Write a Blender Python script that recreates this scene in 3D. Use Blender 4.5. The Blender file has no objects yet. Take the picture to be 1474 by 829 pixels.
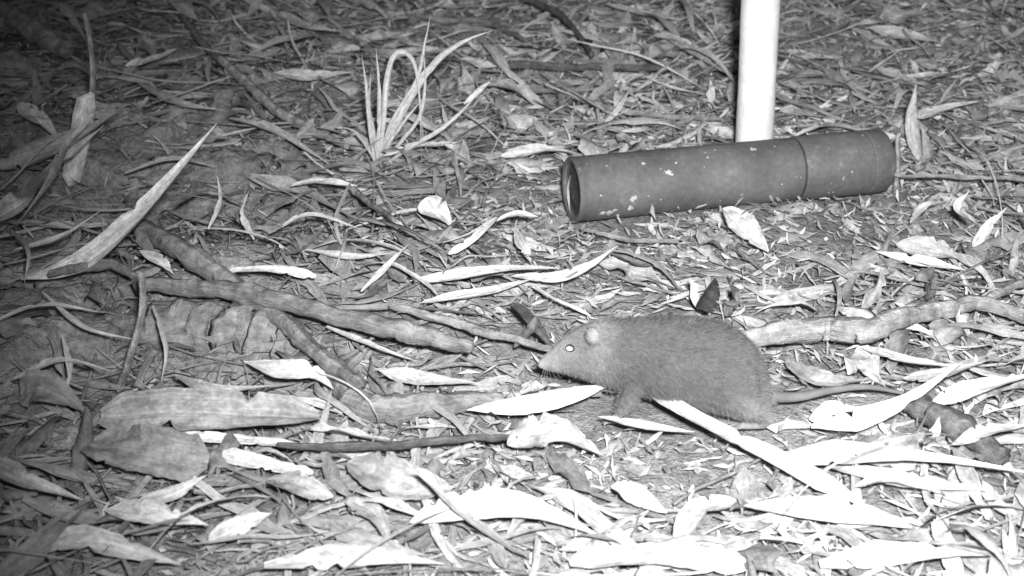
import bpy, math, numpy as np
from mathutils import Vector, Matrix, noise as mnoise
from mathutils.bvhtree import BVHTree
rng = np.random.default_rng(11)
scene = bpy.context.scene
scene.view_settings.view_transform = 'Standard'
scene.view_settings.look = 'None'
scene.view_settings.exposure = 0

# ------------------------------------------------------------------ camera
F = 2025.0; CH = 0.40; PITCH = math.radians(28)
cam_d = bpy.data.cameras.new("trail_camera"); cam = bpy.data.objects.new("trail_camera", cam_d)
scene.collection.objects.link(cam); scene.camera = cam
cam.location = (0, 0, CH); cam.rotation_euler = (math.pi/2 - PITCH, 0, 0)
cam_d.sensor_width = 36; cam_d.lens = 36*F/1474; cam_d.clip_start = 0.01; cam_d.clip_end = 200
cam_d.dof.use_dof = True; cam_d.dof.focus_distance = .80; cam_d.dof.aperture_fstop = 14
FW = np.array([0, math.cos(PITCH), -math.sin(PITCH)]); UP = np.array([0, math.sin(PITCH), math.cos(PITCH)])
RT = np.array([1.0, 0, 0]); C0 = np.array([0, 0, CH])

# ------------------------------------------------------------------ terrain
def H(x, y):
    x = np.asarray(x, float); y = np.asarray(y, float)
    z = 0.0045*np.sin(9*x+1.3)*np.cos(7*y+.4) + 0.003*np.sin(23*x+5*y) + 0.002*np.cos(31*y-11*x+2) + 0.0012*np.sin(57*x+40*y)
    g = lambda cx, cy, sx, sy, h: h*np.exp(-((x-cx)/sx)**2-((y-cy)/sy)**2)
    z = z + g(-0.22, 0.755, 0.17, 0.05, 0.024) + g(-0.36, 0.97, 0.12, 0.06, 0.026) + g(-0.33, 0.66, 0.08, 0.05, 0.018)
    z = z + g(-0.15, 1.1, 0.1, 0.04, 0.012) - g(-0.25, 0.86, 0.15, 0.03, 0.012)
    z = z + g(0.35, 1.25, 0.2, 0.06, 0.012)
    left = 1/(1+np.exp((x+.14)/.03))*np.exp(-((y-.80)/.22)**2)     # clods of the humus bank
    z = z + left*(.0050*np.sin(70*x+20*y+1)*np.sin(85*y-15*x)+.0045*np.sin(38*x-30*y)+.0022*np.sin(140*x+60*y)*np.cos(160*y))
    far = np.clip((np.hypot(x, y-1)-2)/10, 0, 1)
    z = z + far*(0.25*np.sin(.4*x+1)*np.cos(.33*y))
    return z
def ray(px, py):
    return FW + RT*(px-737)/F - UP*(py-414.5)/F
def site(px, py, h=0.0):
    """where the sight line of a surveyed point meets the surface h above the ground"""
    d = ray(px, py); z = h; p = C0
    for _ in range(40):
        t = (z-CH)/d[2]; p = C0+d*t
        z = 0.5*z+0.5*(float(H(p[0], p[1]))+h)
    return p
def at_y(px, py, y):
    d = ray(px, py); return C0+d*(y/d[1])

# ------------------------------------------------------------------ node helpers
class NT:
    def __init__(s, name):
        s.m = bpy.data.materials.new(name); s.m.use_nodes = True
        s.n = s.m.node_tree.nodes; s.l = s.m.node_tree.links
        s.b = s.n['Principled BSDF']
    def set(s, sock, v):
        if hasattr(v, 'node'): s.l.new(v, sock)
        else: sock.default_value = v
    def math(s, op, a, b=0.5, clamp=False):
        n = s.n.new('ShaderNodeMath'); n.operation = op; n.use_clamp = clamp
        s.set(n.inputs[0], a)
        s.set(n.inputs[1], b); return n.outputs[0]
    def noise(s, vec, scale, detail=4, rough=.6):
        n = s.n.new('ShaderNodeTexNoise'); n.inputs['Scale'].default_value = scale
        n.inputs['Detail'].default_value = detail; n.inputs['Roughness'].default_value = rough
        s.l.new(vec, n.inputs['Vector']); return n.outputs['Fac']
    def mr(s, v, a, b, c, d):
        n = s.n.new('ShaderNodeMapRange'); s.set(n.inputs[0], v)
        for i, q in enumerate((a, b, c, d)): n.inputs[i+1].default_value = q
        return n.outputs[0]
    def comb(s, x, y, z):
        n = s.n.new('ShaderNodeCombineXYZ')
        for i, q in enumerate((x, y, z)): s.set(n.inputs[i], q)
        return n.outputs[0]
    def attr(s, name):
        n = s.n.new('ShaderNodeAttribute'); n.attribute_name = name; return n
    def obj(s):
        return s.n.new('ShaderNodeTexCoord').outputs['Object']
    def grey(s, v):
        s.l.new(s.comb(v, v, v), s.b.inputs['Base Color'])
    def bump(s, v, st, dist):
        n = s.n.new('ShaderNodeBump'); n.inputs['Strength'].default_value = st; n.inputs['Distance'].default_value = dist
        s.l.new(v, n.inputs['Height']); s.l.new(n.outputs[0], s.b.inputs['Normal'])
    def fin(s, rough=.6, spec=.3):
        s.b.inputs['Roughness'].default_value = rough; s.b.inputs['Specular IOR Level'].default_value = spec
        return s.m

def leaf_mat():
    m = NT("dry_leaf"); a = m.attr('luv'); sp = m.n.new('ShaderNodeSeparateXYZ'); m.l.new(a.outputs['Vector'], sp.inputs[0])
    t, s_, r = sp.outputs; tone = m.attr('tone').outputs['Fac']
    rr = m.math('MULTIPLY', r, 60.0)
    fine = m.noise(m.comb(m.math('MULTIPLY', t, 1.5), m.math('MULTIPLY', s_, 12.0), rr), 1.0, 2)
    blot = m.noise(m.comb(m.math('MULTIPLY', t, 7.0), m.math('MULTIPLY', s_, 1.8), rr), 1.0, 4, .7)
    grit = m.noise(m.obj(), 420, 2, .7)
    rib = m.mr(m.math('ABSOLUTE', s_), 0.03, 0.10, 1.12, 1.0)
    v = m.math('MULTIPLY', tone, m.mr(fine, .3, .7, .78, 1.14))
    v = m.math('MULTIPLY', v, m.mr(blot, .32, .62, .55, 1.12)); v = m.math('MULTIPLY', v, rib)
    v = m.math('MULTIPLY', v, m.mr(grit, .3, .7, .78, 1.15))
    v = m.math('MINIMUM', v, 0.86)
    m.grey(v)
    return m.fin(.7, .15)
LEAF = leaf_mat()
def crumb_mat():
    m = NT("leaf_crumb"); m.grey(m.attr('tone').outputs['Fac']); return m.fin(.8, .15)
CRUMB = crumb_mat()
def soil_mat(name, k=1.0):
    m = NT(name); o = m.obj()
    a = m.noise(o, 30, 4, .65); b = m.noise(o, 260, 4, .75)
    v = m.math('MULTIPLY', m.mr(a, .3, .7, .20*k, .42*k), m.mr(b, .3, .7, .55, 1.4))
    m.grey(v); m.bump(b, .9, .005); return m.fin(.95, .1)
SOIL = soil_mat("soil"); CLOD = soil_mat("humus_clod", .95)
def bark_mat(name, lo, hi):
    m = NT(name); a = m.attr('luv'); sp = m.n.new('ShaderNodeSeparateXYZ'); m.l.new(a.outputs['Vector'], sp.inputs[0])
    o = m.obj(); t, s_, r = sp.outputs
    rr = m.math('MULTIPLY', r, 60.0)
    st = m.noise(m.comb(m.math('MULTIPLY', t, 18.0), m.math('MULTIPLY', s_, 7.0), rr), 1.0, 5, .75)
    b = m.noise(o, 110, 4, .7)
    v = m.mr(st, .3, .72, lo, hi)
    v = m.math('MULTIPLY', v, m.mr(b, .35, .65, .6, 1.3))
    m.grey(v); m.bump(m.math('ADD', st, b), .9, .0025); return m.fin(.85, .15)
BARK = bark_mat("pale_bark", .26, .56); BARKD = bark_mat("dark_bark", .08, .24); BARKM = bark_mat("dull_bark", .18, .38)

# ------------------------------------------------------------------ mesh helpers
def mesh_np(name, V, Q, luv=None, tone=None, mat=None, smooth=True):
    me = bpy.data.meshes.new(name); k = Q.shape[1]
    me.vertices.add(len(V)); me.vertices.foreach_set('co', np.ascontiguousarray(V, np.float32).ravel())
    me.loops.add(Q.size); me.loops.foreach_set('vertex_index', Q.astype(np.int32).ravel())
    me.polygons.add(len(Q)); me.polygons.foreach_set('loop_start', np.arange(0, Q.size, k, dtype=np.int32))
    if smooth: me.polygons.foreach_set('use_smooth', np.ones(len(Q), bool))
    me.update(calc_edges=True)
    if luv is not None:
        a = me.attributes.new('luv', 'FLOAT_VECTOR', 'POINT'); a.data.foreach_set('vector', np.ascontiguousarray(luv, np.float32).ravel())
    if tone is not None:
        a = me.attributes.new('tone', 'FLOAT', 'POINT'); a.data.foreach_set('value', np.ascontiguousarray(tone, np.float32).ravel())
    if mat: me.materials.append(mat)
    ob = bpy.data.objects.new(name, me); scene.collection.objects.link(ob); return ob

def grid_faces(N, a, b):
    i = np.arange(a-1)[:, None]*b + np.arange(b-1)[None, :]
    q = np.stack([i, i+b, i+b+1, i+1], -1).reshape(-1, 4)
    return (q[None]+(np.arange(N)*a*b)[:, None, None]).reshape(-1, 4)

def leaf_batch(cx, cy, L, W, yaw, pitch, roll, k, curl, twist, side, lift, tone, nt, ns, torn, wav=.15):
    N = len(cx); E = lambda v: np.asarray(v)[:, None, None]
    t = np.linspace(0, 1, nt+1)[None, :, None]; s = np.linspace(-1, 1, ns+1)[None, None, :]
    pw = rng.uniform(.55, 1.1, N)
    prof = np.sin(np.pi*np.clip(t, .0, 1)**E(pw))
    prof = np.clip(prof, 0, 1)**E(rng.uniform(.6, 1.3, N))
    prof = np.maximum(prof, np.where(E(torn) > .5, .5, .03)*np.where(t > .5, 1, E(rng.uniform(.1, 1, N))))
    prof = prof*(1+.16*np.sin(t*17+E(rng.uniform(0, 6, N))+s*2)+.10*np.sin(t*39+E(rng.uniform(0, 6, N))+s*3))
    a = t-.5; k = np.where(np.abs(k) < 1e-3, 1e-3, k); curl = np.where(np.abs(curl) < 1e-2, 1e-2, curl)
    x = E(L)*np.sin(E(k)*a)/E(k)+0*s; zc = E(L)*(1-np.cos(E(k)*a))/E(k)
    x = x+E(torn*W)*s*.5*np.where(np.abs(a) > .49, 1, 0)*E(rng.uniform(-1.4, 1.4, N))
    w = E(W)/2*prof; cs = E(curl)*s
    yy = w*np.sin(cs)/E(curl); zz = w*(1-np.cos(cs))/E(curl)
    zz = zz + wav*w*np.sin(t*E(rng.uniform(4, 16, N))+E(rng.uniform(0, 6, N)))*s*1.2
    an = E(twist)*a; y2 = yy*np.cos(an)-zz*np.sin(an); z2 = yy*np.sin(an)+zz*np.cos(an)
    y2 = y2+E(side)*E(L)*a*a; z2 = z2+zc
    y2 = y2+E(L)*.012*np.sin(t*E(rng.uniform(6, 14, N))+E(rng.uniform(0, 6, N)))
    def rot(p, q, ang):
        c, s_ = np.cos(E(ang)), np.sin(E(ang)); return p*c-q*s_, p*s_+q*c
    y2, z2 = rot(y2, z2, roll); x, z2 = rot(x, z2, pitch); x, y2 = rot(x, y2, yaw)
    X = x+E(cx); Y = y2+E(cy)
    mn = z2.reshape(N, -1).min(1)
    Z = z2-E(mn)+E(H(cx, cy))+E(lift)
    V = np.stack([X, Y, Z], -1).reshape(-1, 3)
    r = rng.uniform(0, 1, N)
    luv = np.stack([t+0*X, s+0*X, E(r)+0*X], -1).reshape(-1, 3)
    tn = (E(tone)+0*X).reshape(-1)
    return V, grid_faces(N, nt+1, ns+1), luv, tn

def tube_np(P, R, n=10, bump=.0, closed=True, seed=0):
    P = np.asarray(P, float); M = len(P); T = np.gradient(P, axis=0); T /= np.linalg.norm(T, axis=1)[:, None]+1e-12
    up = np.array([0, 0, 1.0]) if abs(T[0][2]) < .9 else np.array([0, 1.0, 0])
    V = []; LU = []
    lr = np.random.default_rng(seed); s0 = lr.uniform(0, 1)
    nrm = up-T[0]*up.dot(T[0]); nrm /= np.linalg.norm(nrm)
    ln = np.concatenate([[0], np.cumsum(np.linalg.norm(np.diff(P, axis=0), axis=1))])
    for i in range(M):
        nrm = nrm-T[i]*nrm.dot(T[i]); nrm /= np.linalg.norm(nrm); bi = np.cross(T[i], nrm)
        for j in range(n):
            a = 2*math.pi*j/n; q = R[i]
            if bump:
                dv = Vector((math.cos(a)*1.3, math.sin(a)*1.3, ln[i]*70+seed*9.1))
                q *= 1+bump*(1.5*mnoise.noise(dv)+.8*mnoise.noise(Vector((dv.x*3, dv.y*3, dv.z*1.6))))
            V.append(P[i]+nrm*math.cos(a)*q+bi*math.sin(a)*q); LU.append((ln[i]*6, math.cos(a)+a*.3, s0))
    Fc = []
    for i in range(M-1):
        for j in range(n):
            Fc.append((i*n+j, i*n+(j+1) % n, (i+1)*n+(j+1) % n, (i+1)*n+j))
    if closed:
        V.append(P[0]-T[0]*R[0]*.5); LU.append((0, 0, s0)); V.append(P[-1]+T[-1]*R[-1]*.5); LU.append((ln[-1]*6, 0, s0))
        for j in range(n):
            Fc.append((M*n, (j+1) % n, j)); Fc.append((M*n+1, (M-1)*n+j, (M-1)*n+(j+1) % n))
    return V, Fc, LU
def catmull(P, m):
    P = np.asarray(P, float); Q = np.vstack([2*P[0]-P[1], P, 2*P[-1]-P[-2]]); out = []
    ts = np.linspace(0, len(P)-1-1e-9, m)
    for t in ts:
        i = int(t); f = t-i; a, b, c, d = Q[i:i+4]
        out.append(.5*((2*b)+(-a+c)*f+(2*a-5*b+4*c-d)*f*f+(-a+3*b-3*c+d)*f**3))
    return np.array(out)
def pyob(name, V, Fc, LU=None, mat=None, parent=None, smooth=True):
    me = bpy.data.meshes.new(name); me.from_pydata([tuple(v) for v in V], [], Fc); me.update()
    if smooth: me.polygons.foreach_set('use_smooth', np.ones(len(Fc), bool))
    if LU is not None:
        a = me.attributes.new('luv', 'FLOAT_VECTOR', 'POINT'); a.data.foreach_set('vector', np.array(LU, np.float32).ravel())
    if mat: me.materials.append(mat)
    ob = bpy.data.objects.new(name, me); scene.collection.objects.link(ob)
    if parent: ob.parent = parent
    return ob

# ------------------------------------------------------------------ ground sheet
xs = np.concatenate([[-40, -25, -14, -8, -5, -3.5, -2.6, -2.1, -1.6], np.arange(-1.2, 1.2, .009), [1.6, 2.1, 2.6, 3.5, 5, 8, 14, 25, 40]])
ys = np.concatenate([[-30, -15, -8, -4, -2, -1, 0], np.arange(.3, 2.2, .009), [2.6, 3.2, 3.8, 5, 8, 14, 25, 45, 70]])
X, Y = np.meshgrid(xs, ys, indexing='ij'); Z = H(X, Y)
dense = (np.abs(X) < 1.2) & (Y > .3) & (Y < 2.2)
Z = Z+np.where(dense, rng.normal(0, .0011, X.shape), 0)
mesh_np("ground", np.stack([X, Y, Z], -1).reshape(-1, 3), grid_faces(1, len(xs), len(ys)), mat=SOIL)

# humus clods of the bank on the left
cl = np.random.default_rng(21); V = []; Fc = []
clods = [(60, 455, 90), (130, 425, 70), (20, 520, 80), (110, 500, 90), (170, 475, 60), (50, 400, 55), (150, 260, 80), (220, 215, 80), (280, 250, 70), (60, 350, 50), (230, 300, 60),
         (290, 300, 46), (20, 110, 60), (240, 530, 60), (40, 590, 60), (330, 380, 34), (390, 215, 46), (140, 330, 50), (340, 250, 56), (430, 360, 34), (90, 640, 60), (330, 540, 56), (400, 300, 40),
         (300, 190, 50), (180, 180, 46), (270, 350, 40), (440, 320, 30), (20, 300, 56)]
for (px, py, w_) in clods:
    c = site(px, py, .0); r = w_/F*np.linalg.norm(c-C0)*.66; n1, n2 = 22, 34; o = len(V); yaw = cl.uniform(-.5, .5)
    sx_, sy_, sz_ = r*cl.uniform(1.1, 1.7), r*cl.uniform(.7, 1.0), r*cl.uniform(.55, .8)
    for i in range(n1+1):
        for j in range(n2):
            p = math.pi*i/n1; q = 2*math.pi*j/n2
            u_ = Vector((math.sin(p)*math.cos(q), math.sin(p)*math.sin(q), math.cos(p)))
            k = 1+.38*mnoise.noise(u_*1.7+Vector((px, py, 0)))+.20*mnoise.noise(u_*4+Vector((py, px, 0)))+.10*mnoise.noise(u_*10+Vector((py, px, 0)))
            a_, b_ = u_.x*k*sx_, u_.y*k*sy_
            V.append((c[0]+a_*math.cos(yaw)-b_*math.sin(yaw), c[1]+a_*math.sin(yaw)+b_*math.cos(yaw), c[2]+u_.z*k*sz_))
    for i in range(n1):
        for j in range(n2): Fc.append((o+i*n2+j, o+(i+1)*n2+j, o+(i+1)*n2+(j+1) % n2, o+i*n2+(j+1) % n2))
pyob("soil_clods", V, Fc, None, CLOD)

# ------------------------------------------------------------------ key placements
LIT = .008
yA = site(1000, 590, LIT)[1]
zA = float(H(.1, yA))+LIT
xn, xr = at_y(775, 525, yA)[0], at_y(1108, 570, yA)[0]
xtail = at_y(1300, 570, yA)[0]
r_t = 46/F*1.02*.93
TL = site(822, 273, r_t+.006); TR = site(1268, 231, r_t+.006)

def keep(cx, cy, margin=.0, front=0.):
    """litter lies around, not through, the animal and the tube"""
    inA = (cx > xn+.01-margin) & (cx < xr+.004+margin) & (cy > yA-.026-margin) & (cy < yA+.03+margin)
    inTail = (cx > xr-.01) & (cx < xtail+margin) & (cy > yA-.012-margin) & (cy < yA+.010+margin)
    ax = (TR-TL)[:2]; ln = np.linalg.norm(ax); ax = ax/ln
    u = (cx-TL[0])*ax[0]+(cy-TL[1])*ax[1]; v = -(cx-TL[0])*ax[1]+(cy-TL[1])*ax[0]
    inT = (u > -.004-margin) & (u < ln+.004+margin) & (np.abs(v+front/2) < r_t+margin*.7+front/2)
    return ~(inA | inT | inTail)
def scatter(N, x0=-.95, x1=.95, y0=.3, y1=1.8):
    return rng.uniform(x0, x1, N), rng.uniform(y0, y1, N)
parts = []
def leftness(cx, cy): return 1/(1+np.exp((cx+.14)/.03))*np.exp(-((cy-.82)/.20)**4)
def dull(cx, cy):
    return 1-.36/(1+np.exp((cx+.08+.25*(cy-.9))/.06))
def narrow(N, Lr, Wr, lift, tilt, tb, nt=8, ns=2, m=.0, bp=.08, big=2.4, rej=.78, front=0.):
    cx, cy = scatter(N)
    L = rng.uniform(*Lr, N)*rng.uniform(.7, 1.15, N); W = L*0+rng.uniform(*Wr, N)
    bg = rng.random(N) < bp
    k = keep(cx, cy, m, front) & ~(rng.random(N) < rej*leftness(cx, cy))
    yawv = rng.normal(.15, 1.0, N)+np.pi*rng.integers(0, 2, N)
    P = [cx, cy, L, W, yawv, np.clip(rng.normal(0, tilt, N)*np.where(bg, big, 1), -.7, .7), rng.normal(0, .4, N),
         rng.normal(0, .7, N), rng.normal(0, 1.0, N), rng.normal(0, 1.0, N), rng.normal(0, .3, N), rng.uniform(*lift, N),
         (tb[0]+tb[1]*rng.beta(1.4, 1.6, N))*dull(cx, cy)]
    P = [p[k] for p in P]
    near = ~keep(P[0], P[1], .055, .05); P[5][near] *= .12; P[2][near] *= .6; P[7][near] *= .3; P[11][near] *= .3; P[6][near] *= .5
    parts.append(leaf_batch(*P, nt, ns, (rng.random(k.sum()) < .5).astype(float)))
narrow(5500, (.03, .075), (.005, .012), (-.003, .004), .08, (.24, .42))
narrow(6500, (.02, .070), (.003, .009), (.001, .008), .13, (.26, .48), bp=.12)
narrow(11500, (.010, .045), (.0013, .004), (.002, .010), .15, (.26, .5), nt=6, ns=2, bp=.15, rej=.45)
narrow(1300, (.05, .11), (.004, .010), (.005, .011), .07, (.34, .40), nt=14, m=.03, big=1.5, rej=.6, front=.05)
# fallen grass straws, long and thin
narrow(900, (.07, .16), (.0012, .0026), (.009, .016), .10, (.36, .36), nt=16, m=.045, rej=.1, bp=.1, front=.06)
N = 900; cx, cy = scatter(N); k = keep(cx, cy, .02) & ~(rng.random(N) < .4*leftness(cx, cy))
P = [cx, cy, rng.uniform(.025, .055, N), rng.uniform(.010, .024, N), rng.uniform(0, 6.28, N), rng.normal(0, .2, N), rng.normal(0, .3, N),
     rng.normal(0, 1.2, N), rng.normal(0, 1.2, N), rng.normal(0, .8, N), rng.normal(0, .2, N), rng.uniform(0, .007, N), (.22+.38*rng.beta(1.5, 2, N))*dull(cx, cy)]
P = [p[k] for p in P]; parts.append(leaf_batch(*P, 10, 5, (rng.random(k.sum()) < .4).astype(float), .45))
def join(name, parts, mat):
    V = []; Q = []; U = []; T = []; off = 0
    for v, qd, u, t in parts:
        V.append(v); Q.append(qd+off); U.append(u); T.append(t); off += len(v)
    return mesh_np(name, np.concatenate(V), np.concatenate(Q), np.concatenate(U), np.concatenate(T), mat)
join("leaf_litter", parts, LEAF)
N = 44000; cx, cy = scatter(N, -.72, .72, .45, 1.55); k = keep(cx, cy, -.006)
P = [cx, cy, rng.uniform(.0025, .012, N), rng.uniform(.0008, .0036, N), rng.uniform(0, 6.28, N), rng.normal(0, .4, N), rng.normal(0, .6, N),
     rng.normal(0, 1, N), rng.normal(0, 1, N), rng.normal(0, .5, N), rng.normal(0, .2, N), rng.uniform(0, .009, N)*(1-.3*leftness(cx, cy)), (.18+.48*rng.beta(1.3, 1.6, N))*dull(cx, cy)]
P = [p[k] for p in P]; join("leaf_crumbs", [leaf_batch(*P, 2, 2, (rng.random(k.sum()) < .7).astype(float), .3)], CRUMB)

V = []; Fc = []; LU = []
for i in range(1400):
    x, y = rng.uniform(-.8, .8), rng.uniform(.4, 1.7)
    stem = i % 4 == 0
    if not keep(np.array([x]), np.array([y]), .05 if stem else .03, .05)[0]: continue
    L = rng.uniform(.05, .14) if stem else rng.uniform(.015, .07); a = rng.normal(.2, 1.0); r = rng.uniform(.0005, .0010) if stem else rng.uniform(.0003, .0014)
    h = rng.uniform(.006, .014); sl = rng.normal(0, .08)
    pts = []
    for s in np.linspace(-.5, .5, 6):
        X_, Y_ = x+L*s*math.cos(a)+rng.normal(0, .001), y+L*s*math.sin(a)+rng.normal(0, .001)
        pts.append((X_, Y_, float(H(x, y))+h+sl*L*s+rng.normal(0, .0006)))
    v, f, lu = tube_np(pts, [r]*4+[r*.8, r*.6], 6, .0, seed=i)
    o = len(V); V += list(v); Fc += [tuple(k+o for k in ff) for ff in f]; LU += lu
pyob("twig_litter", V, Fc, LU, BARK)

# ------------------------------------------------------------------ individual sticks
def stick(name, pts, wpx, mat=BARK, h=.010, bump=.20, n=14, seed=1):
    P = []; R = []
    for i, p in enumerate(pts):
        w = wpx[i] if hasattr(wpx, '__len__') else wpx
        hh = p[2] if len(p) > 2 else h
        q = site(p[0], p[1], hh); d = np.linalg.norm(q-C0); r = w/2/F*d
        q = site(p[0], p[1], hh+r*.6); P.append(q); R.append(r)
    m = 16*len(P); C = catmull(P, m); r = np.interp(np.linspace(0, len(P)-1, m), range(len(P)), R)
    lr = np.random.default_rng(seed+50)
    for c_ in lr.uniform(0, m, 3): r = r*(1+.16*np.exp(-((np.arange(m)-c_)/2.2)**2))
    C = C+np.cumsum(lr.normal(0, .00035, C.shape), 0)*.6
    v, f, lu = tube_np(C, r, n, bump, seed=seed)
    return pyob(name, v, f, lu, mat)
stick("fallen_stick", [(195, 408), (270, 415), (350, 426), (450, 450), (560, 480), (620, 495), (682, 508)], [18, 24, 28, 26, 28, 26, 20], BARKM, .026, seed=3)
stick("fallen_stick", [(560, 440), (640, 462), (720, 488), (800, 508)], [9, 12, 12, 8], BARK, .018, seed=4)
stick("fallen_stick", [(205, 330), (270, 372), (330, 412), (400, 462), (460, 515), (520, 560)], [28, 30, 28, 26, 24, 18], BARKM, .018, seed=5)
stick("fallen_stick", [(1055, 492), (1120, 480), (1180, 474), (1235, 478), (1290, 458), (1345, 446), (1400, 440), (1490, 470)], [28, 32, 30, 34, 28, 22, 20, 18], BARK, .016, .24, seed=6)
stick("fallen_stick", [(1380, 446), (1430, 425), (1490, 402)], [14, 12, 9], BARK, .018, seed=7)
stick("fallen_stick", [(400, 640), (520, 642), (640, 634), (745, 622)], [8, 12, 12, 8], BARKD, .018, seed=8)
stick("fallen_stick", [(1310, 578), (1370, 612), (1440, 655)], [34, 36, 30], BARKD, .008, seed=9)
stick("fallen_stick", [(482, 255), (522, 287), (566, 322)], [8, 9, 7], BARK, .022, seed=10)
stick("fallen_stick", [(318, 85), (350, 115), (395, 158), (440, 180), (500, 206)], [12, 14, 14, 12, 9], BARK, .016, seed=11)
stick("fallen_stick", [(-20, 5), (40, 40), (100, 76)], [28, 30, 24], BARKM, .010, seed=12)
stick("fallen_stick", [(720, -20), (770, 8), (810, 30), (850, 82)], [8, 9, 9, 7], BARKD, .02, seed=13)
stick("fallen_stick", [(1285, 252), (1370, 258), (1490, 268)], [5, 6, 5], BARK, .020, seed=14)
stick("fallen_stick", [(690, 90), (800, 96), (960, 98)], [9, 11, 8], BARKD, .014, seed=15)
stick("fallen_stick", [(800, 130), (880, 155), (960, 165), (1040, 170)], [6, 8, 8, 5], BARK, .014, seed=16)
stick("fallen_stick", [(480, 540), (520, 575), (610, 580), (720, 572)], [30, 36, 36, 26], BARKM, .010, seed=17)
stick("fallen_log", [(205, 472), (300, 480), (380, 487), (440, 505)], [70, 90, 84, 50], BARKM, -.002, .13, 36, seed=18)
stick("fallen_stick", [(240, -10), (290, 60), (350, 120)], [8, 9, 6], BARKM, .016, seed=19)
stick("fallen_stick", [(840, 330), (900, 345), (980, 352)], [6, 7, 5], BARK, .012, seed=20)
stick("fallen_stick", [(70, 395), (110, 385), (165, 380), (210, 402)], [10, 14, 14, 10], BARKM, .026, seed=21)
stick("fallen_stick", [(600, 20), (640, 30), (700, 30), (760, 60)], [7, 9, 8, 6], BARKM, .016, seed=22)

# ------------------------------------------------------------------ individual large leaves
def leaf(name, P, Wm, tone, tilt=(0, -.45, .9), curl=.6, fold=.12, prof='lance', seed=0, parent=None, twist=0., nt=40, ns=8, edge=.06):
    P = catmull(P, nt+1); T = np.gradient(P, axis=0); T /= np.linalg.norm(T, axis=1)[:, None]
    lr = np.random.default_rng(seed); ph = lr.uniform(0, 6, 8)
    V = []; U = []; TN = []; pk = lr.uniform(.6, 1.0)
    tears = [(lr.uniform(.15, .95), lr.choice([-1, 1]), lr.uniform(.2, .6), lr.uniform(.008, .03)) for _ in range(3)]
    Lm = np.linalg.norm(P[-1]-P[0])
    tone = min(.72, tone*.74)
    for i in range(nt+1):
        t = i/nt; up = np.array(tilt, float); up -= T[i]*up.dot(T[i]); up /= np.linalg.norm(up)+1e-9; sd = np.cross(T[i], up)
        a = twist*(t-.3)+.35*math.sin(t*4+ph[6]); up, sd = up*math.cos(a)-sd*math.sin(a), sd*math.cos(a)+up*math.sin(a)
        if prof == 'lance': w = max(.03, math.sin(math.pi*t**pk))**1.0
        elif prof == 'grass': w = max(.04, min(1, (1-t)*2.2))*(.6+.4*min(1, t*4))
        elif prof == 'strip': w = min(1, .35+t*6, .3+(1-t)*6)
        elif prof == 'tipped': w = max(.03, min(1, (1-t)*1.5))**.9*min(1, .25+t*2.2)
        else: w = max(.03, math.sin(math.pi*t**pk))**.7
        for j in range(ns+1):
            s = -1+2*j/ns; c = curl if abs(curl) > .02 else .02; sg = 1 if s > 0 else -1
            e = 1+edge*(math.sin(t*9+ph[0]+sg)*.8+.4*math.sin(t*31+ph[1]*sg)+.4*math.sin(t*67+ph[2]+sg))*abs(s)
            for (tt, ts_, dp, wd) in tears:
                if sg == ts_: e *= 1-dp*math.exp(-((t-tt)/wd)**2)*abs(s)
            ww = w*Wm/2*e
            y = ww*math.sin(c*s)/c; z = ww*(1-math.cos(c*s))/c+fold*abs(s)*ww+.08*ww*math.cos(s*9+ph[5])
            z += edge*w*Wm*(.9*math.sin(t*8+ph[3]+s*1.2)*s+.3*math.sin(t*23+ph[4]+s*3))
            V.append(P[i]+sd*y+up*z); U.append((t*Lm/.06, s, ph[7]/6)); TN.append(tone)
    ob = mesh_np(name, np.array(V), grid_faces(1, nt+1, ns+1), np.array(U), np.array(TN), LEAF)
    if parent: ob.parent = parent
    return ob
def gl(pts, wpx, tone, h=.016, **k):
    Q = [site(p[0], p[1], p[2] if len(p) > 2 else h) for p in pts]
    d = np.linalg.norm(Q[len(Q)//2]-C0)
    gl.c += 1
    return leaf("dead_leaf", Q, wpx/F*d*1.2, tone, seed=gl.c*7, **k)
gl.c = 0
B = .92
gl([(938, 566, .022), (990, 596, .022), (1060, 634, .021), (1135, 670, .019), (1235, 722, .016)], 26, B, prof='strip', curl=.5, edge=.03)
gl([(1110, 662, .016), (1200, 655, .019), (1330, 660, .019), (1490, 682, .019)], 34, B, curl=.5, prof='tipped', edge=.04)
gl([(1168, 615, .014), (1230, 605, .020), (1300, 578, .026), (1385, 522, .034)], 30, B, curl=.6, prof='tipped', edge=.04)
gl([(1340, 580, .016), (1400, 562, .022), (1490, 538, .024)], 26, .85, curl=.5)
gl([(672, 590, .018), (740, 585, .022), (820, 570, .022), (886, 552, .020)], 24, B, curl=.5, tilt=(0, -.6, .8), edge=.04)
gl([(320, 652), (380, 668), (450, 682)], 20, .98, curl=.3, prof='strip')
gl([(255, 626), (330, 632), (425, 640)], 15, .98, curl=.4, prof='strip')
gl([(590, 752, .014), (660, 728, .022), (760, 732, .022), (870, 775, .014)], 40, .85, curl=.6, edge=.04)
gl([(1070, 728, .016), (1170, 732, .022), (1250, 742, .020), (1320, 762, .014)], 30, .75, curl=.4, edge=.04)
gl([(880, 702), (910, 712), (960, 738)], 30, .8, curl=.8, prof='broad')
gl([(1165, 604), (1200, 594), (1240, 590)], 26, .8, curl=.9, prof='broad')
gl([(730, 640), (790, 622), (865, 655)], 46, .60, curl=.8, prof='broad', edge=.1)
gl([(1190, 672, .014), (1300, 690, .016), (1420, 706, .014)], 22, .7, curl=.5)
gl([(1330, 640), (1345, 622, .03), (1352, 600, .034)], 14, .9, curl=.3)
gl([(1370, 640), (1420, 622, .02), (1480, 612, .02)], 20, .7)
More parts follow.
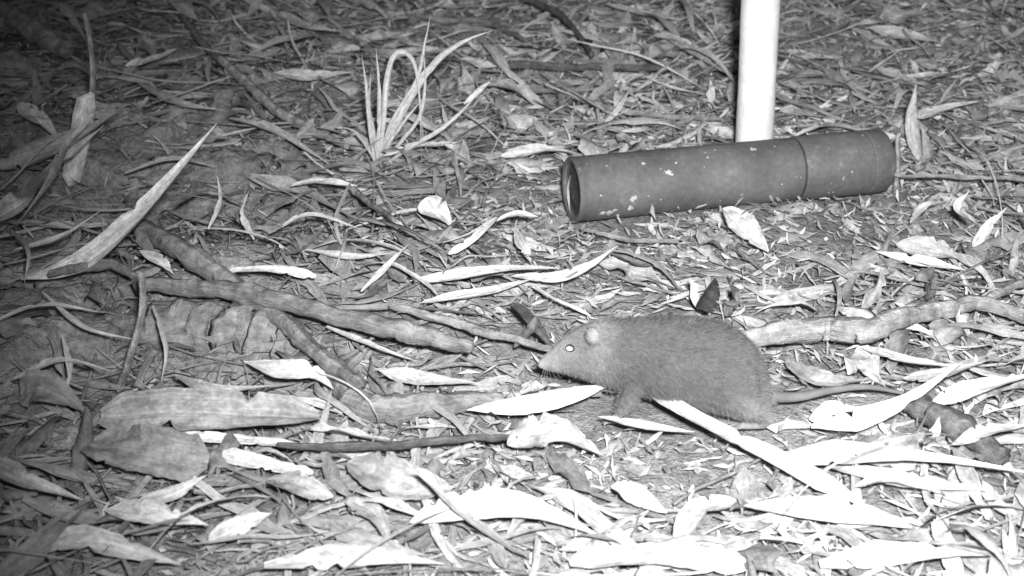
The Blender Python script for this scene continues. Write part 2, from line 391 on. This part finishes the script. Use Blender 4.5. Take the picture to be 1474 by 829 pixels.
gl([(1240, 500, .016), (1310, 520, .02), (1400, 530, .02)], 14, .75)
gl([(1130, 520, .012), (1180, 545, .016), (1240, 548, .012)], 22, .5, prof='broad')
gl([(1300, 545, .012), (1350, 540, .02), (1420, 520, .02)], 18, .65)
gl([(590, 404, .016), (660, 398, .024), (740, 388, .026), (805, 386, .022)], 18, .85, curl=.8)
gl([(735, 398, .016), (800, 400, .024), (850, 382, .028), (888, 354, .034)], 15, .8, curl=.8)
gl([(605, 436), (680, 425, .02), (765, 402, .02)], 17, .75, curl=.6)
gl([(646, 366, .018), (680, 344, .024), (715, 312, .03)], 9, .98, curl=.3, prof='strip', edge=.02)
gl([(360, 254), (430, 276), (515, 316)], 28, .6, curl=.6, prof='tipped')
gl([(418, 268, .026), (470, 262, .028), (515, 268, .026)], 14, .95)
gl([(612, 285, .032), (625, 305, .024), (650, 326, .016)], 38, .85, curl=.8, prof='broad', edge=.03)
gl([(742, 330, .02), (752, 352, .018), (765, 380, .012)], 16, .75)
gl([(715, 318, .024), (745, 308, .026), (775, 312, .022)], 11, .85)
gl([(320, 393, .028), (390, 388, .030), (455, 398, .026)], 13, .98, prof='strip')
gl([(200, 360, .028), (230, 375, .03), (250, 395, .028)], 14, .8)
gl([(350, 520, .026), (400, 533, .030), (450, 535, .028), (480, 560, .024)], 26, .9, curl=.7)
gl([(540, 530), (600, 545), (690, 552)], 22, .65)
gl([(1040, 300, .022), (1070, 328, .016), (1106, 362, .012)], 36, .9, curl=.7, prof='broad')
gl([(1260, 362), (1330, 378), (1395, 390)], 15, .9)
gl([(1290, 352), (1345, 362), (1378, 372)], 32, .65, prof='broad')
gl([(1400, 320, .03), (1380, 300, .04), (1395, 275, .05)], 14, .85)
gl([(1400, 355), (1425, 325, .03), (1450, 298, .04)], 14, .9)
gl([(1310, 322), (1330, 300, .02), (1356, 290, .03)], 14, .8)
gl([(1240, 450, .006), (1262, 415, .025), (1268, 385, .04)], 18, .6)
gl([(1215, 440, .006), (1222, 415, .02), (1235, 392, .03)], 14, .3)
gl([(992, 400, .03), (1000, 425, .020), (1005, 448, .014)], 12, .98, edge=.03)
gl([(1012, 446, .024), (1022, 420, .038), (1030, 400, .050)], 28, .10, prof='broad', curl=.8, tilt=(0, -.8, .4))
gl([(1045, 455, .012), (1055, 430, .026), (1050, 410, .038)], 20, .26, prof='broad', curl=.8)
gl([(735, 440, .022), (765, 465, .026), (795, 500, .020)], 22, .14, prof='broad', curl=1)
gl([(740, 500, .014), (765, 478, .026), (772, 455, .034)], 18, .2, prof='broad', curl=1)
gl([(880, 365), (920, 380), (945, 372)], 24, .25, prof='broad', curl=.8)
gl([(1330, 430, .006), (1335, 405, .022), (1345, 385, .034)], 30, .28, prof='broad', curl=.8)
gl([(765, 412, .016), (800, 432, .022), (850, 455, .016)], 6, .85, prof='strip')
gl([(145, 600, .022), (250, 592, .028), (360, 596, .028), (460, 600, .020)], 52, .52, curl=.35, prof='strip', edge=.05)
gl([(130, 640, .022), (210, 650, .028), (300, 665, .020)], 60, .38, curl=.5, prof='strip', edge=.06)
gl([(500, 665, .016), (570, 690, .022), (650, 705, .016)], 52, .48, curl=.6, prof='broad')
gl([(195, 725, .016), (250, 710, .022), (298, 684, .024)], 20, .8)
gl([(150, 735, .014), (220, 738, .022), (300, 756, .02)], 30, .85)
gl([(300, 780, .016), (350, 755, .02), (392, 738, .018)], 26, .85)
gl([(500, 720), (540, 745), (565, 790)], 34, .5, prof='tipped')
gl([(-30, 650, .01), (30, 690, .02), (120, 720, .01)], 36, .65, prof='tipped')
gl([(30, 570, .02), (60, 560, .028), (120, 590, .024)], 46, .36, prof='broad')
gl([(385, 690), (430, 700, .02), (480, 715)], 36, .55, prof='broad')
gl([(970, 780), (1010, 735, .02), (1060, 720, .02)], 34, .6, prof='broad')
gl([(860, 600), (920, 612, .02), (1000, 622, .014)], 14, .8)
gl([(1230, 700, .012), (1280, 690, .02), (1350, 705, .014)], 24, .75)
gl([(380, 815), (520, 800, .02), (640, 812, .014)], 34, .65, prof='tipped')
gl([(820, 812), (960, 800, .02), (1080, 815, .014)], 30, .7, prof='strip')
gl([(1180, 812), (1300, 796, .02), (1440, 800, .014)], 36, .75, prof='tipped')
gl([(30, 800), (130, 780, .02), (260, 812, .014)], 36, .6)
# tangle of blades and bark strips over the bank on the left
for pts, w, t in [([(-20, 470, .03), (60, 440, .035), (150, 450, .03)], 12, .6), ([(20, 360, .03), (90, 340, .035), (150, 300, .04)], 9, .65), ([(300, 330, .03), (318, 290, .04), (312, 250, .055)], 9, .6),
                  ([(365, 345, .02), (350, 310, .035), (358, 275, .05)], 10, .65), ([(20, 545, .03), (90, 520, .035), (165, 535, .03)], 14, .55), ([(220, 440, .04), (240, 500, .035), (232, 550, .02)], 9, .65),
                  ([(60, 420, .035), (120, 470, .04), (200, 490, .035)], 8, .7), ([(240, 300, .03), (300, 280, .03), (370, 300, .02)], 12, .55), ([(180, 250, .03), (250, 230, .035), (310, 240, .03)], 12, .45),
                  ([(15, 330, .03), (40, 360, .04), (35, 410, .03)], 8, .6), ([(250, 540, .025), (310, 560, .028), (400, 555, .02)], 16, .6), ([(400, 330, .02), (450, 310, .03), (520, 330, .02)], 12, .6),
                  ([(90, 480, .045), (100, 540, .03), (80, 590, .02)], 9, .6), ([(330, 170, .02), (400, 190, .02), (480, 240, .016)], 14, .6), ([(200, 120, .02), (260, 150, .025), (330, 160, .02)], 14, .55),
                  ([(520, 420, .02), (560, 380, .03), (590, 350, .03)], 10, .7), ([(440, 360, .02), (500, 370, .025), (560, 365, .02)], 14, .7), ([(470, 470, .02), (540, 500, .02), (600, 520, .016)], 12, .65)]:
    gl(pts, w, t, prof='tipped', curl=.8, edge=.05)
for pts, w, t in [([(85, 5), (100, 20), (125, 60)], 12, .7), ([(245, -5), (265, 10), (285, 30)], 24, .75), ([(180, 95), (215, 90), (255, 70)], 22, .9),
                  ([(940, 50), (975, 60), (1000, 75)], 16, .6), ([(870, 45), (885, 70), (890, 100)], 30, .6), ([(950, 45), (1000, 80), (1050, 108)], 14, .7),
                  ([(660, 85), (690, 92), (715, 96)], 16, .85), ([(395, 105), (450, 110), (515, 104)], 16, .65), ([(1320, 170), (1350, 160), (1412, 145)], 18, .85),
                  ([(1250, 40), (1300, 50), (1360, 62)], 16, .65), ([(720, 225), (780, 215), (830, 220)], 15, .85), ([(550, 225), (600, 212), (660, 205)], 17, .85),
                  ([(25, 150), (55, 172), (85, 200)], 22, .75), ([(870, 5), (920, 20), (980, 30)], 14, .7), ([(400, 20), (440, 40), (490, 45)], 20, .6)]:
    gl(pts, w, t, .018)

# ------------------------------------------------------------------ standing blades and plants
def plane_pts(base, pts):
    y0 = site(*base, .005)[1]; out = [site(*base, .003)]
    for p in pts: out.append(at_y(p[0], p[1], y0+(p[2] if len(p) > 2 else 0)))
    return out, y0
def group(name, loc=None):
    e = bpy.data.objects.new(name, None); scene.collection.objects.link(e); e.empty_display_size = .01; return e
d = np.array([site(30, 402, .018), site(90, 388, .026), site(140, 366, .036), site(205, 308, .056), site(260, 245, .076), site(312, 178, .098)])
leaf("standing_leaf_blade", d, .0155, .85, tilt=(-.5, -.7, .5), curl=.7, prof='lance', seed=4, nt=44, edge=.02)
g = group("broad_leaf_plant")
leaf("blade_1", [site(-20, 322, .025), site(40, 285, .04), site(90, 235, .05), site(150, 180, .06)], .017, .6, tilt=(-.4, -.7, .6), curl=.8, seed=5, parent=g, edge=.03)
leaf("blade_2", [site(-20, 245, .025), site(40, 225, .04), site(110, 200, .045), site(185, 150, .05)], .017, .46, tilt=(-.2, -.7, .6), curl=.8, seed=6, parent=g, edge=.03)
leaf("blade_3", [site(20, 330, .025), site(75, 260, .045), site(100, 210, .06), site(140, 160, .07)], .012, .65, tilt=(-.6, -.7, .3), curl=.7, seed=7, parent=g, edge=.03)
g = group("cut_plant_stem")
pp, y0 = plane_pts((105, 268), [(112, 215), (120, 165), (134, 134)])
leaf("sheath", pp, .016, 1.2, tilt=(0, -1, .2), curl=1.0, prof='strip', seed=8, parent=g, edge=.03)
pp, y0 = plane_pts((112, 262), [(122, 200), (133, 130, .002), (131, 70, .002), (122, 20, .002)])
v, f, lu = tube_np(catmull(pp, 30), np.linspace(.0026, .0016, 30), 8, .1); pyob("stem", v, f, lu, BARK, g)
g = group("dead_stalk")
for i, (b, pts, r) in enumerate([((172, 562), [(185, 520), (200, 470), (206, 430), (203, 392)], .0018), ((192, 568), [(208, 530), (222, 505)], .0018)]):
    pp, _ = plane_pts(b, pts); v, f, lu = tube_np(catmull(pp, 24), np.linspace(r*1.2, r, 24), 8, .1, seed=i); pyob("stalk_%d" % i, v, f, lu, BARK, g)
g = group("grass_tuft")
tuft = [((540, 236), [(533, 180), (528, 130), (520, 76)], .0036), ((543, 236), [(545, 180), (545, 120), (541, 68)], .0036),
        ((546, 234), [(552, 170), (556, 120), (566, 84), (582, 76), (597, 96), (604, 150), (607, 232)], .0046),
        ((552, 232), [(566, 190), (590, 140), (625, 90), (665, 60), (708, 44)], .0066),
        ((550, 232), [(560, 205), (575, 185), (590, 165), (610, 140, .01)], .0032),
        ((556, 236), [(590, 212, -.01), (630, 190, -.01), (665, 160, -.01), (696, 124, -.01)], .0036),
        ((542, 238), [(530, 215), (512, 190, -.01), (490, 182, -.02)], .003),
        ((548, 232), [(562, 180), (600, 115), (612, 60, .01), (620, 20, .02)], .0028),
        ((544, 236), [(538, 190), (532, 150), (534, 100)], .0026), ((553, 234), [(580, 200), (604, 165), (612, 110), (608, 70)], .003)]
for i, (b, pts, w) in enumerate(tuft):
    pp, _ = plane_pts(b, pts)
    leaf("blade_%d" % i, pp, w, .76, tilt=(.15, -.9, .35), curl=.9, prof='grass', seed=20+i, parent=g, nt=30, ns=4, edge=.03)
pp, _ = plane_pts((640, 175), [(668, 150), (690, 128), (706, 118)])
leaf("curled_leaf", pp[1:], .009, .95, tilt=(0, -.9, .4), curl=1.8, prof='broad', seed=40, parent=g)
g = group("leaf_shoot")
for i, (b, pts, w, t) in enumerate([((1322, 232), [(1316, 195), (1314, 160), (1318, 124)], .012, .7), ((1336, 236), [(1335, 210), (1326, 180)], .008, .55)]):
    pp, _ = plane_pts(b, pts); leaf("blade_%d" % i, pp, w, t, tilt=(-.2, -1, .2), curl=.8, seed=60+i, parent=g, edge=.03)
g = group("twig_shoot")
pp, _ = plane_pts((1288, 278), [(1293, 240), (1292, 200), (1296, 192)]); v, f, lu = tube_np(catmull(pp, 16), [.0018]*16, 8, .1); pyob("stem", v, f, lu, BARK, g)

# ------------------------------------------------------------------ pole, standing just behind the tube
def pole_mat():
    m = NT("white_pole_paint"); o = m.obj(); a = m.noise(o, 45, 4); b = m.noise(o, 300, 3)
    v = m.math('MULTIPLY', m.mr(a, .35, .7, .70, .88), m.mr(b, .3, .7, .88, 1.02)); m.grey(v)
    m.bump(b, .3, .0008); return m.fin(.5, .4)
ax = TR-TL; Lt = np.linalg.norm(ax); ax /= Lt
fr = (at_y(1083, 250, TL[1])[0]-TL[0])/(TR[0]-TL[0]); yc = TL[1]+(TR[1]-TL[1])*min(max(fr*1.08, 0), 1)
yP = yc+r_t*1.03+.0155
rp = 27/F*math.hypot(yP, CH-.06)
pb = at_y(1086, 200, yP); pt = at_y(1095, 0, yP)
dirp = (pt-pb)/np.linalg.norm(pt-pb); s0 = -(pb[2]+.03)/dirp[2]
Pp = [pb+dirp*s for s in np.linspace(s0, .6, 60)]
v, f, lu = tube_np(Pp, [rp*(1.0+.012*math.sin(i*.5)) for i in range(60)], 40, .012); pyob("white_pole", v, f, lu, pole_mat())

# ------------------------------------------------------------------ tube
def tube_mat(name, base):
    m = NT(name); o = m.obj(); a = m.noise(o, 26, 4); b = m.noise(o, 300, 3, .6); c = m.noise(o, 130, 5, .75)
    v = m.math('MULTIPLY', m.mr(a, .3, .7, base*.72, base*1.28), m.mr(b, .3, .7, .84, 1.16))
    dust = m.mr(c, .58, .74, 0, .10); v = m.math('ADD', v, dust); m.grey(v); m.bump(b, .2, .0006); return m.fin(.6, .3)
TM = tube_mat("dark_plastic", .12); TE = tube_mat("dark_rubber", .05)
g = group("plastic_tube_canister")
e1 = np.cross(ax, [0, 0, 1.]); e1 /= np.linalg.norm(e1); e2 = np.cross(e1, ax)
def lathe(name, prof, mat, n=64, parent=None):
    V = []; Fc = []
    for (u, r) in prof:
        for j in range(n):
            a = 2*math.pi*j/n; V.append(TL+ax*u+e1*math.cos(a)*r+e2*math.sin(a)*r)
    for i in range(len(prof)-1):
        for j in range(n): Fc.append((i*n+j, (i+1)*n+j, (i+1)*n+(j+1) % n, i*n+(j+1) % n))
    ob = pyob(name, V, Fc, None, mat, parent)
    md = ob.modifiers.new('es', 'EDGE_SPLIT'); md.split_angle = math.radians(35); return ob
R = r_t; sm = Lt*.705
lathe("body", [(.002, R*.80), (.0006, R*.82), (0, R*.86), (0, R*.965), (.0010, R), (.0035, R), (.0042, R*.985), (.008, R*.985), (.0085, R*.99), (sm-.001, R*.985), (sm, R*.94)], TM, parent=g)
lathe("end_plug", [(.0035, .0001), (.0035, R*.45), (.003, R*.5), (.0034, R*.55), (.0034, R*.78), (.002, R*.81)], TE, parent=g)
lathe("cap", [(sm+.0002, R*.93), (sm+.0008, R*1.0), (sm+.002, R*1.025), (Lt-.016, R*1.02), (Lt-.0155, R*1.0), (Lt-.0145, R*1.0), (Lt-.014, R*1.02), (Lt-.003, R*1.015), (Lt-.0005, R*.97), (Lt, R*.9), (Lt, .0001)], TM, parent=g)
lathe("seam_ring", [(sm-.0012, R*.9), (sm-.0008, R*.992), (sm+.0004, R*.995), (sm+.0008, R*.9)], TE, parent=g)
lr = np.random.default_rng(5)
m = NT("dried_mud"); m.grey(m.mr(m.noise(m.obj(), 600, 4), .3, .7, .3, .6)); MUD = m.fin(.9, .1)
V = []; Fc = []
flecks = [(.27, 38, .0034), (.16, -2, .0032), (.155, -20, .0030), (.09, -28, .0036), (.07, -26, .0024), (.06, 10, .0012), (.4, 60, .0016), (.3, 55, .0012), (.12, -38, .0018), (.85, 10, .0012), (.5, -15, .001), (.55, 70, .0026), (.2, 60, .0018), (.105, -22, .0022)]
flecks += [(lr.uniform(.02, .97), lr.uniform(-50, 80), lr.uniform(.0003, .0009)) for _ in range(34)]
for (u, el, r) in flecks:
    n = 15; o = len(V)
    cu = u*Lt; a0 = math.radians(el); Rr = R*(1.0 if u < .7 else 1.028)+.0002
    def pt3(du, da, h):
        a = a0+da/R; return TL+ax*(cu+du)+(e1*math.cos(a)+e2*math.sin(a))*(Rr+h)
    V.append(pt3(0, 0, .0004))
    for j in range(n):
        a = 2*math.pi*j/n; q = r*lr.uniform(.35, 1.15); V.append(pt3(math.cos(a)*q, math.sin(a)*q*.8, .0))
        Fc.append((o, o+1+j, o+1+(j+1) % n))
pyob("mud_flecks", V, Fc, None, MUD, g)
c0 = TL-ax*.0012
leaf("leaf_scrap", [c0+e2*R*.55+e1*R*.1, c0, c0-e2*R*.6+e1*R*.25-ax*.001], .005, .7, tilt=tuple(-ax), curl=.4, seed=77, parent=g, nt=10, ns=4)

# ------------------------------------------------------------------ small mammal
animal = group("vole")
st = [(775, 521, 529), (781, 514, 531), (789, 506, 533), (801, 494, 536), (816, 479, 539), (836, 467, 544), (862, 460, 550), (900, 458, 558), (940, 456, 568),
      (980, 456, 577), (1015, 460, 584), (1045, 469, 588), (1070, 486, 589), (1087, 507, 588), (1098, 532, 586), (1104, 556, 582), (1107, 567, 576)]
BV = []; BF = []; n = 28
CC = catmull(np.array([[s[0], s[1], s[2]] for s in st], float), 70)
for (px, ty, by) in CC:
    a = at_y(px, ty, yA); b = at_y(px, by, yA); x = (a[0]+b[0])/2; zc = (a[2]+b[2])/2; hh = (a[2]-b[2])/2*.9
    u = (x-xn)/(xr-xn); wr = np.interp(u, [0, .08, .16, .3, .5, .75, 1], [.75, .58, .62, .76, .86, .92, .9])
    for j in range(n):
        t = 2*math.pi*j/n; c_, s_ = math.cos(t), math.sin(t)
        wd = hh*wr*(1+.14*(-s_))
        BV.append((x, yA+wd*c_, zc+hh*s_))
M = len(CC)
for i in range(M-1):
    for j in range(n): BF.append((i*n+j, i*n+(j+1) % n, (i+1)*n+(j+1) % n, (i+1)*n+j))
BF.append(tuple(range(n))[::-1]); BF.append(tuple((M-1)*n+j for j in range(n)))
def add(v, f):
    o = len(BV); BV.extend([tuple(q) for q in v]); BF.extend([tuple(k+o for k in ff) for ff in f])
def limb(pts, rad, n=10):
    m = max(8, len(pts)*5); C = catmull(pts, m); r = np.interp(np.linspace(0, len(pts)-1, m), range(len(pts)), rad)
    v, f, _ = tube_np(C, r, n, 0); add(v, f)
def ellipsoid(c, axes, radii, n=14):
    v = []; f = []
    for i in range(n+1):
        p = math.pi*i/n
        for j in range(n*2):
            q = math.pi*j/n; l = np.array([math.sin(p)*math.cos(q), math.sin(p)*math.sin(q), math.cos(p)])*radii
            v.append(np.array(c)+l[0]*axes[0]+l[1]*axes[1]+l[2]*axes[2])
    for i in range(n):
        for j in range(n*2):
            f.append((i*n*2+j, i*n*2+(j+1) % (n*2), (i+1)*n*2+(j+1) % (n*2), (i+1)*n*2+j))
    add(v, f)
def P3(px, py, dy): return at_y(px, py, yA+dy)
def onground(x, y, h): return np.array([x, y, zA+h])
def foot(x, y, L, r):
    limb([onground(x+L, y, r*1.3), onground(x+L*.5, y, r*1.1), onground(x, y, r)], [r*1.1, r*1.1, r*1.05], 10)
    for i, dy in enumerate([-1.3, -.5, .4, 1.2]):
        limb([onground(x+.0005, y+dy*r*.6, r*.9), onground(x-L*.28, y+dy*r*1.2, r*1.0), onground(x-L*.5-(.0006 if i in (1, 2) else 0), y+dy*r*1.5, r*.35)], [r*.42, r*.4, r*.3], 8)
for dy, sx0, fx in ((-.013, 905, 872), (.012, 895, 850)):
    s_ = P3(sx0, 520, dy*.3); e_ = P3(sx0+8, 548, dy*.75); fxx = at_y(fx, 590, yA)[0]
    w_ = onground(fxx+.006, yA+dy, .006); limb([s_, e_, w_, onground(fxx+.003, yA+dy, .0028)], [.0095, .0056, .0025, .0021])
    foot(fxx+.0005, yA+dy, .0055, .0016)
for dy, o in ((-.018, 0), (.017, -14)):
    hip = P3(1064+o, 538, dy*.25); kn = P3(1036+o, 558, dy*.62); hx = at_y(1090+o, 590, yA)[0]
    hk = onground(hx, yA+dy, .0075); limb([hip, kn, hk, onground(hx-.001, yA+dy, .003)], [.0155, .0115, .0034, .0024])
    foot(hx-.011, yA+dy, .012, .0019)
for sgn in (-1, 1):
    c = P3(852, 483, sgn*.0114); nrm = np.array([-.45, sgn*.85, .25]); nrm /= np.linalg.norm(nrm)
    t1 = np.cross(nrm, [0, 0, 1.]); t1 /= np.linalg.norm(t1); t2 = np.cross(nrm, t1)
    ellipsoid(c, (t1, t2, nrm), np.array([.0038, .0044, .0013]))
tail = [P3(1085, 560, 0), P3(1106, 570, 0)]
for px, py in ((1150, 571), (1200, 561), (1250, 557), (1305, 567)):
    tail.append(site(px, py, .015 if px < 1280 else .013))
limb(tail, [.0050, .0034, .0025, .0020, .0016, .0009], 10)
me = bpy.data.meshes.new("tmp"); me.from_pydata(BV, [], BF); me.update()
tmp = bpy.data.objects.new("tmp", me); scene.collection.objects.link(tmp)
rm = tmp.modifiers.new('r', 'REMESH'); rm.mode = 'VOXEL'; rm.voxel_size = .00055; rm.use_smooth_shade = True
s2 = tmp.modifiers.new('s', 'SMOOTH'); s2.factor = .5; s2.iterations = 4
dg = bpy.context.evaluated_depsgraph_get(); bm_ = bpy.data.meshes.new_from_object(tmp.evaluated_get(dg)); bpy.data.objects.remove(tmp)
bm_.name = "body"; body = bpy.data.objects.new("body", bm_); scene.collection.objects.link(body); body.parent = animal
nv = len(bm_.vertices); co = np.empty(nv*3); bm_.vertices.foreach_get('co', co); co = co.reshape(-1, 3)
earc = P3(853, 483, -.0125)
def fur_tone(p):
    u = (p[:, 0]-xn)/(xr-xn); h = (p[:, 2]-zA)/.055
    t = .118+.09*np.clip((.45-h)/.35, 0, 1)+.13*np.exp(-((u-.05)/.11)**2)+.085*np.exp(-((u-.25)/.06)**2)+.04*np.clip((u-.75)/.25, 0, 1)
    t = np.where(u > 1.01, .17, t); t = np.where((h < .10) & (u < .98), .24, t)
    t = t+.09*np.exp(-(np.linalg.norm(p-earc, axis=1)/.0035)**2)
    return t+.08*np.exp(-(u/.03)**2)
a = bm_.attributes.new('tone', 'FLOAT', 'POINT'); a.data.foreach_set('value', fur_tone(co).astype(np.float32))
def fur_mat(name, lo, hi, bump=True):
    m = NT(name); t = m.attr('tone').outputs['Fac']; o = m.obj()
    a = m.noise(o, 130, 4, .7)
    v = m.math('MULTIPLY', t, m.mr(a, .3, .7, lo, hi)); m.grey(v)
    if bump: m.bump(m.noise(o, 900, 2), .3, .0005)
    return m.fin(.9, .05)
bm_.materials.clear(); bm_.materials.append(fur_mat("vole_skin", .8, 1.2))
bm_.calc_loop_triangles(); nt_ = len(bm_.loop_triangles); tr = np.empty(nt_*3, np.int32); bm_.loop_triangles.foreach_get('vertices', tr); tr = tr.reshape(-1, 3)
A, Bq, Cq = co[tr[:, 0]], co[tr[:, 1]], co[tr[:, 2]]; nn = np.cross(Bq-A, Cq-A); ar = np.linalg.norm(nn, axis=1); nn /= ar[:, None]+1e-12
bvh = BVHTree.FromPolygons([tuple(c) for c in co], [tuple(int(i) for i in t) for t in tr])
dd = ray(821, 501); dd = dd/np.linalg.norm(dd); hit, hn, _, _ = bvh.ray_cast(Vector(C0), Vector(dd))
eye = np.array(hit)
NH = 110000; idx = rng.choice(nt_, NH, p=ar/ar.sum()); r1 = np.sqrt(rng.random(NH)); r2 = rng.random(NH)
Pp = A[idx]*(1-r1)[:, None]+Bq[idx]*(r1*(1-r2))[:, None]+Cq[idx]*(r1*r2)[:, None]; Nn = nn[idx]
u = (Pp[:, 0]-xn)/(xr-xn); zz = Pp[:, 2]-zA
ln_ = np.interp(u, [0, .04, .15, .28, 1], [.0, .0009, .0016, .0032, .0038])*rng.uniform(.5, 1.2, NH)
ok = (u > .02) & (u < 1.012) & (zz > .0065) & (np.linalg.norm(Pp-eye, axis=1) > .0024) & (np.linalg.norm(Pp-earc, axis=1) > .0026)
Pp, Nn, ln_, u = Pp[ok], Nn[ok], ln_[ok], u[ok]; NH = len(Pp)
back = np.array([1., 0, -.35]); D = back-Nn*(Nn@back)[:, None]; D /= np.linalg.norm(D, axis=1)[:, None]+1e-6
D = D*.8+Nn*.44+rng.normal(0, .30, D.shape); D /= np.linalg.norm(D, axis=1)[:, None]
S = np.cross(D, Nn+rng.normal(0, .25, D.shape)); S /= np.linalg.norm(S, axis=1)[:, None]+1e-9
w = .00009
mid = Pp+D*(ln_*.55)[:, None]+Nn*(ln_*.06)[:, None]; tip = Pp+D*ln_[:, None]-Nn*(ln_*.04)[:, None]
V = np.stack([Pp-S*w, Pp+S*w, mid+S*w*.8, mid-S*w*.8, tip+S*w*.15, tip-S*w*.15], 1).reshape(-1, 3)
i = np.arange(NH)*6; Q = np.concatenate([np.stack([i, i+1, i+2, i+3], 1), np.stack([i+3, i+2, i+4, i+5], 1)])
tn = fur_tone(Pp)*rng.uniform(.95, 1.35, NH)
fur = mesh_np("fur", V, Q, None, np.repeat(tn, 6), fur_mat("vole_fur", .8, 1.2, False)); fur.parent = animal
m = NT("eye_shine"); m.grey(m.mr(m.noise(m.obj(), 50, 1), 0, 1, .93, .97)); EYE = m.fin(.08, .8)  # flash retroreflection painted into the eyes as a near-white base colour
m = NT("eye_rim"); m.grey(m.mr(m.noise(m.obj(), 50, 1), 0, 1, .04, .07)); RIM = m.fin(.5, .3)
def ball(name, c, r, mat, sq=(1, 1, 1)):
    bpy.ops.mesh.primitive_uv_sphere_add(segments=24, ring_count=16, radius=r, location=tuple(c)); o = bpy.context.object; o.name = name
    o.scale = sq; bpy.ops.object.shade_smooth(); o.data.materials.append(mat); o.parent = animal; return o
hv = np.array(hn); ball("eye_near", eye+hv*.0007, .0016, EYE, (1.15, 1, .8)); ball("eyelid_near", eye-hv*.0002, .0021, RIM, (1.25, 1, .95))
ef = eye.copy(); ef[1] = 2*yA-eye[1]; ball("eye_far", ef, .0015, EYE)
ball("nose", P3(774, 525, 0), .0011, RIM)
V = []; Fc = []
for sgn in (-1, 1):
    for kx in range(7):
        b = P3(786+kx*.8, 521+kx*1.3, sgn*.0028); el = -.5+kx*.16
        dr = np.array([-.25+kx*.12, sgn*.8, el*.7]); dr /= np.linalg.norm(dr); pts = [b+dr*s*.014+np.array([0, 0, -.002*s*s]) for s in np.linspace(0, 1, 6)]
        v, f, _ = tube_np(pts, np.linspace(.00008, .00003, 6), 5, 0); o = len(V); V += list(v); Fc += [tuple(q+o for q in ff) for ff in f]
m = NT("whisker"); m.grey(m.mr(m.noise(m.obj(), 50, 1), 0, 1, .35, .5)); pyob("whiskers", V, Fc, None, m.fin(.4, .4), animal)

# ------------------------------------------------------------------ light: night, infrared flash of the trail camera
w = bpy.data.worlds.new("World"); scene.world = w; w.use_nodes = True
N_ = w.node_tree.nodes; L_ = w.node_tree.links; sky = N_.new('ShaderNodeTexSky'); sky.sky_type = 'NISHITA'; sky.sun_disc = False
sky.sun_elevation = math.radians(35); sky.sun_rotation = math.radians(160)
bw = N_.new('ShaderNodeRGBToBW'); L_.new(sky.outputs[0], bw.inputs[0]); L_.new(bw.outputs[0], N_['Background'].inputs[0]); N_['Background'].inputs[1].default_value = .024
sl = bpy.data.lights.new("infrared_flash", 'SPOT'); so = bpy.data.objects.new("infrared_flash", sl); scene.collection.objects.link(so)
so.location = (.03, .0, CH+.055); tgt = site(1150, 440)
so.rotation_euler = (Vector(tgt)-so.location).to_track_quat('-Z', 'Y').to_euler()
sl.energy = 70; sl.spot_size = math.radians(70); sl.spot_blend = 1.0; sl.shadow_soft_size = .018
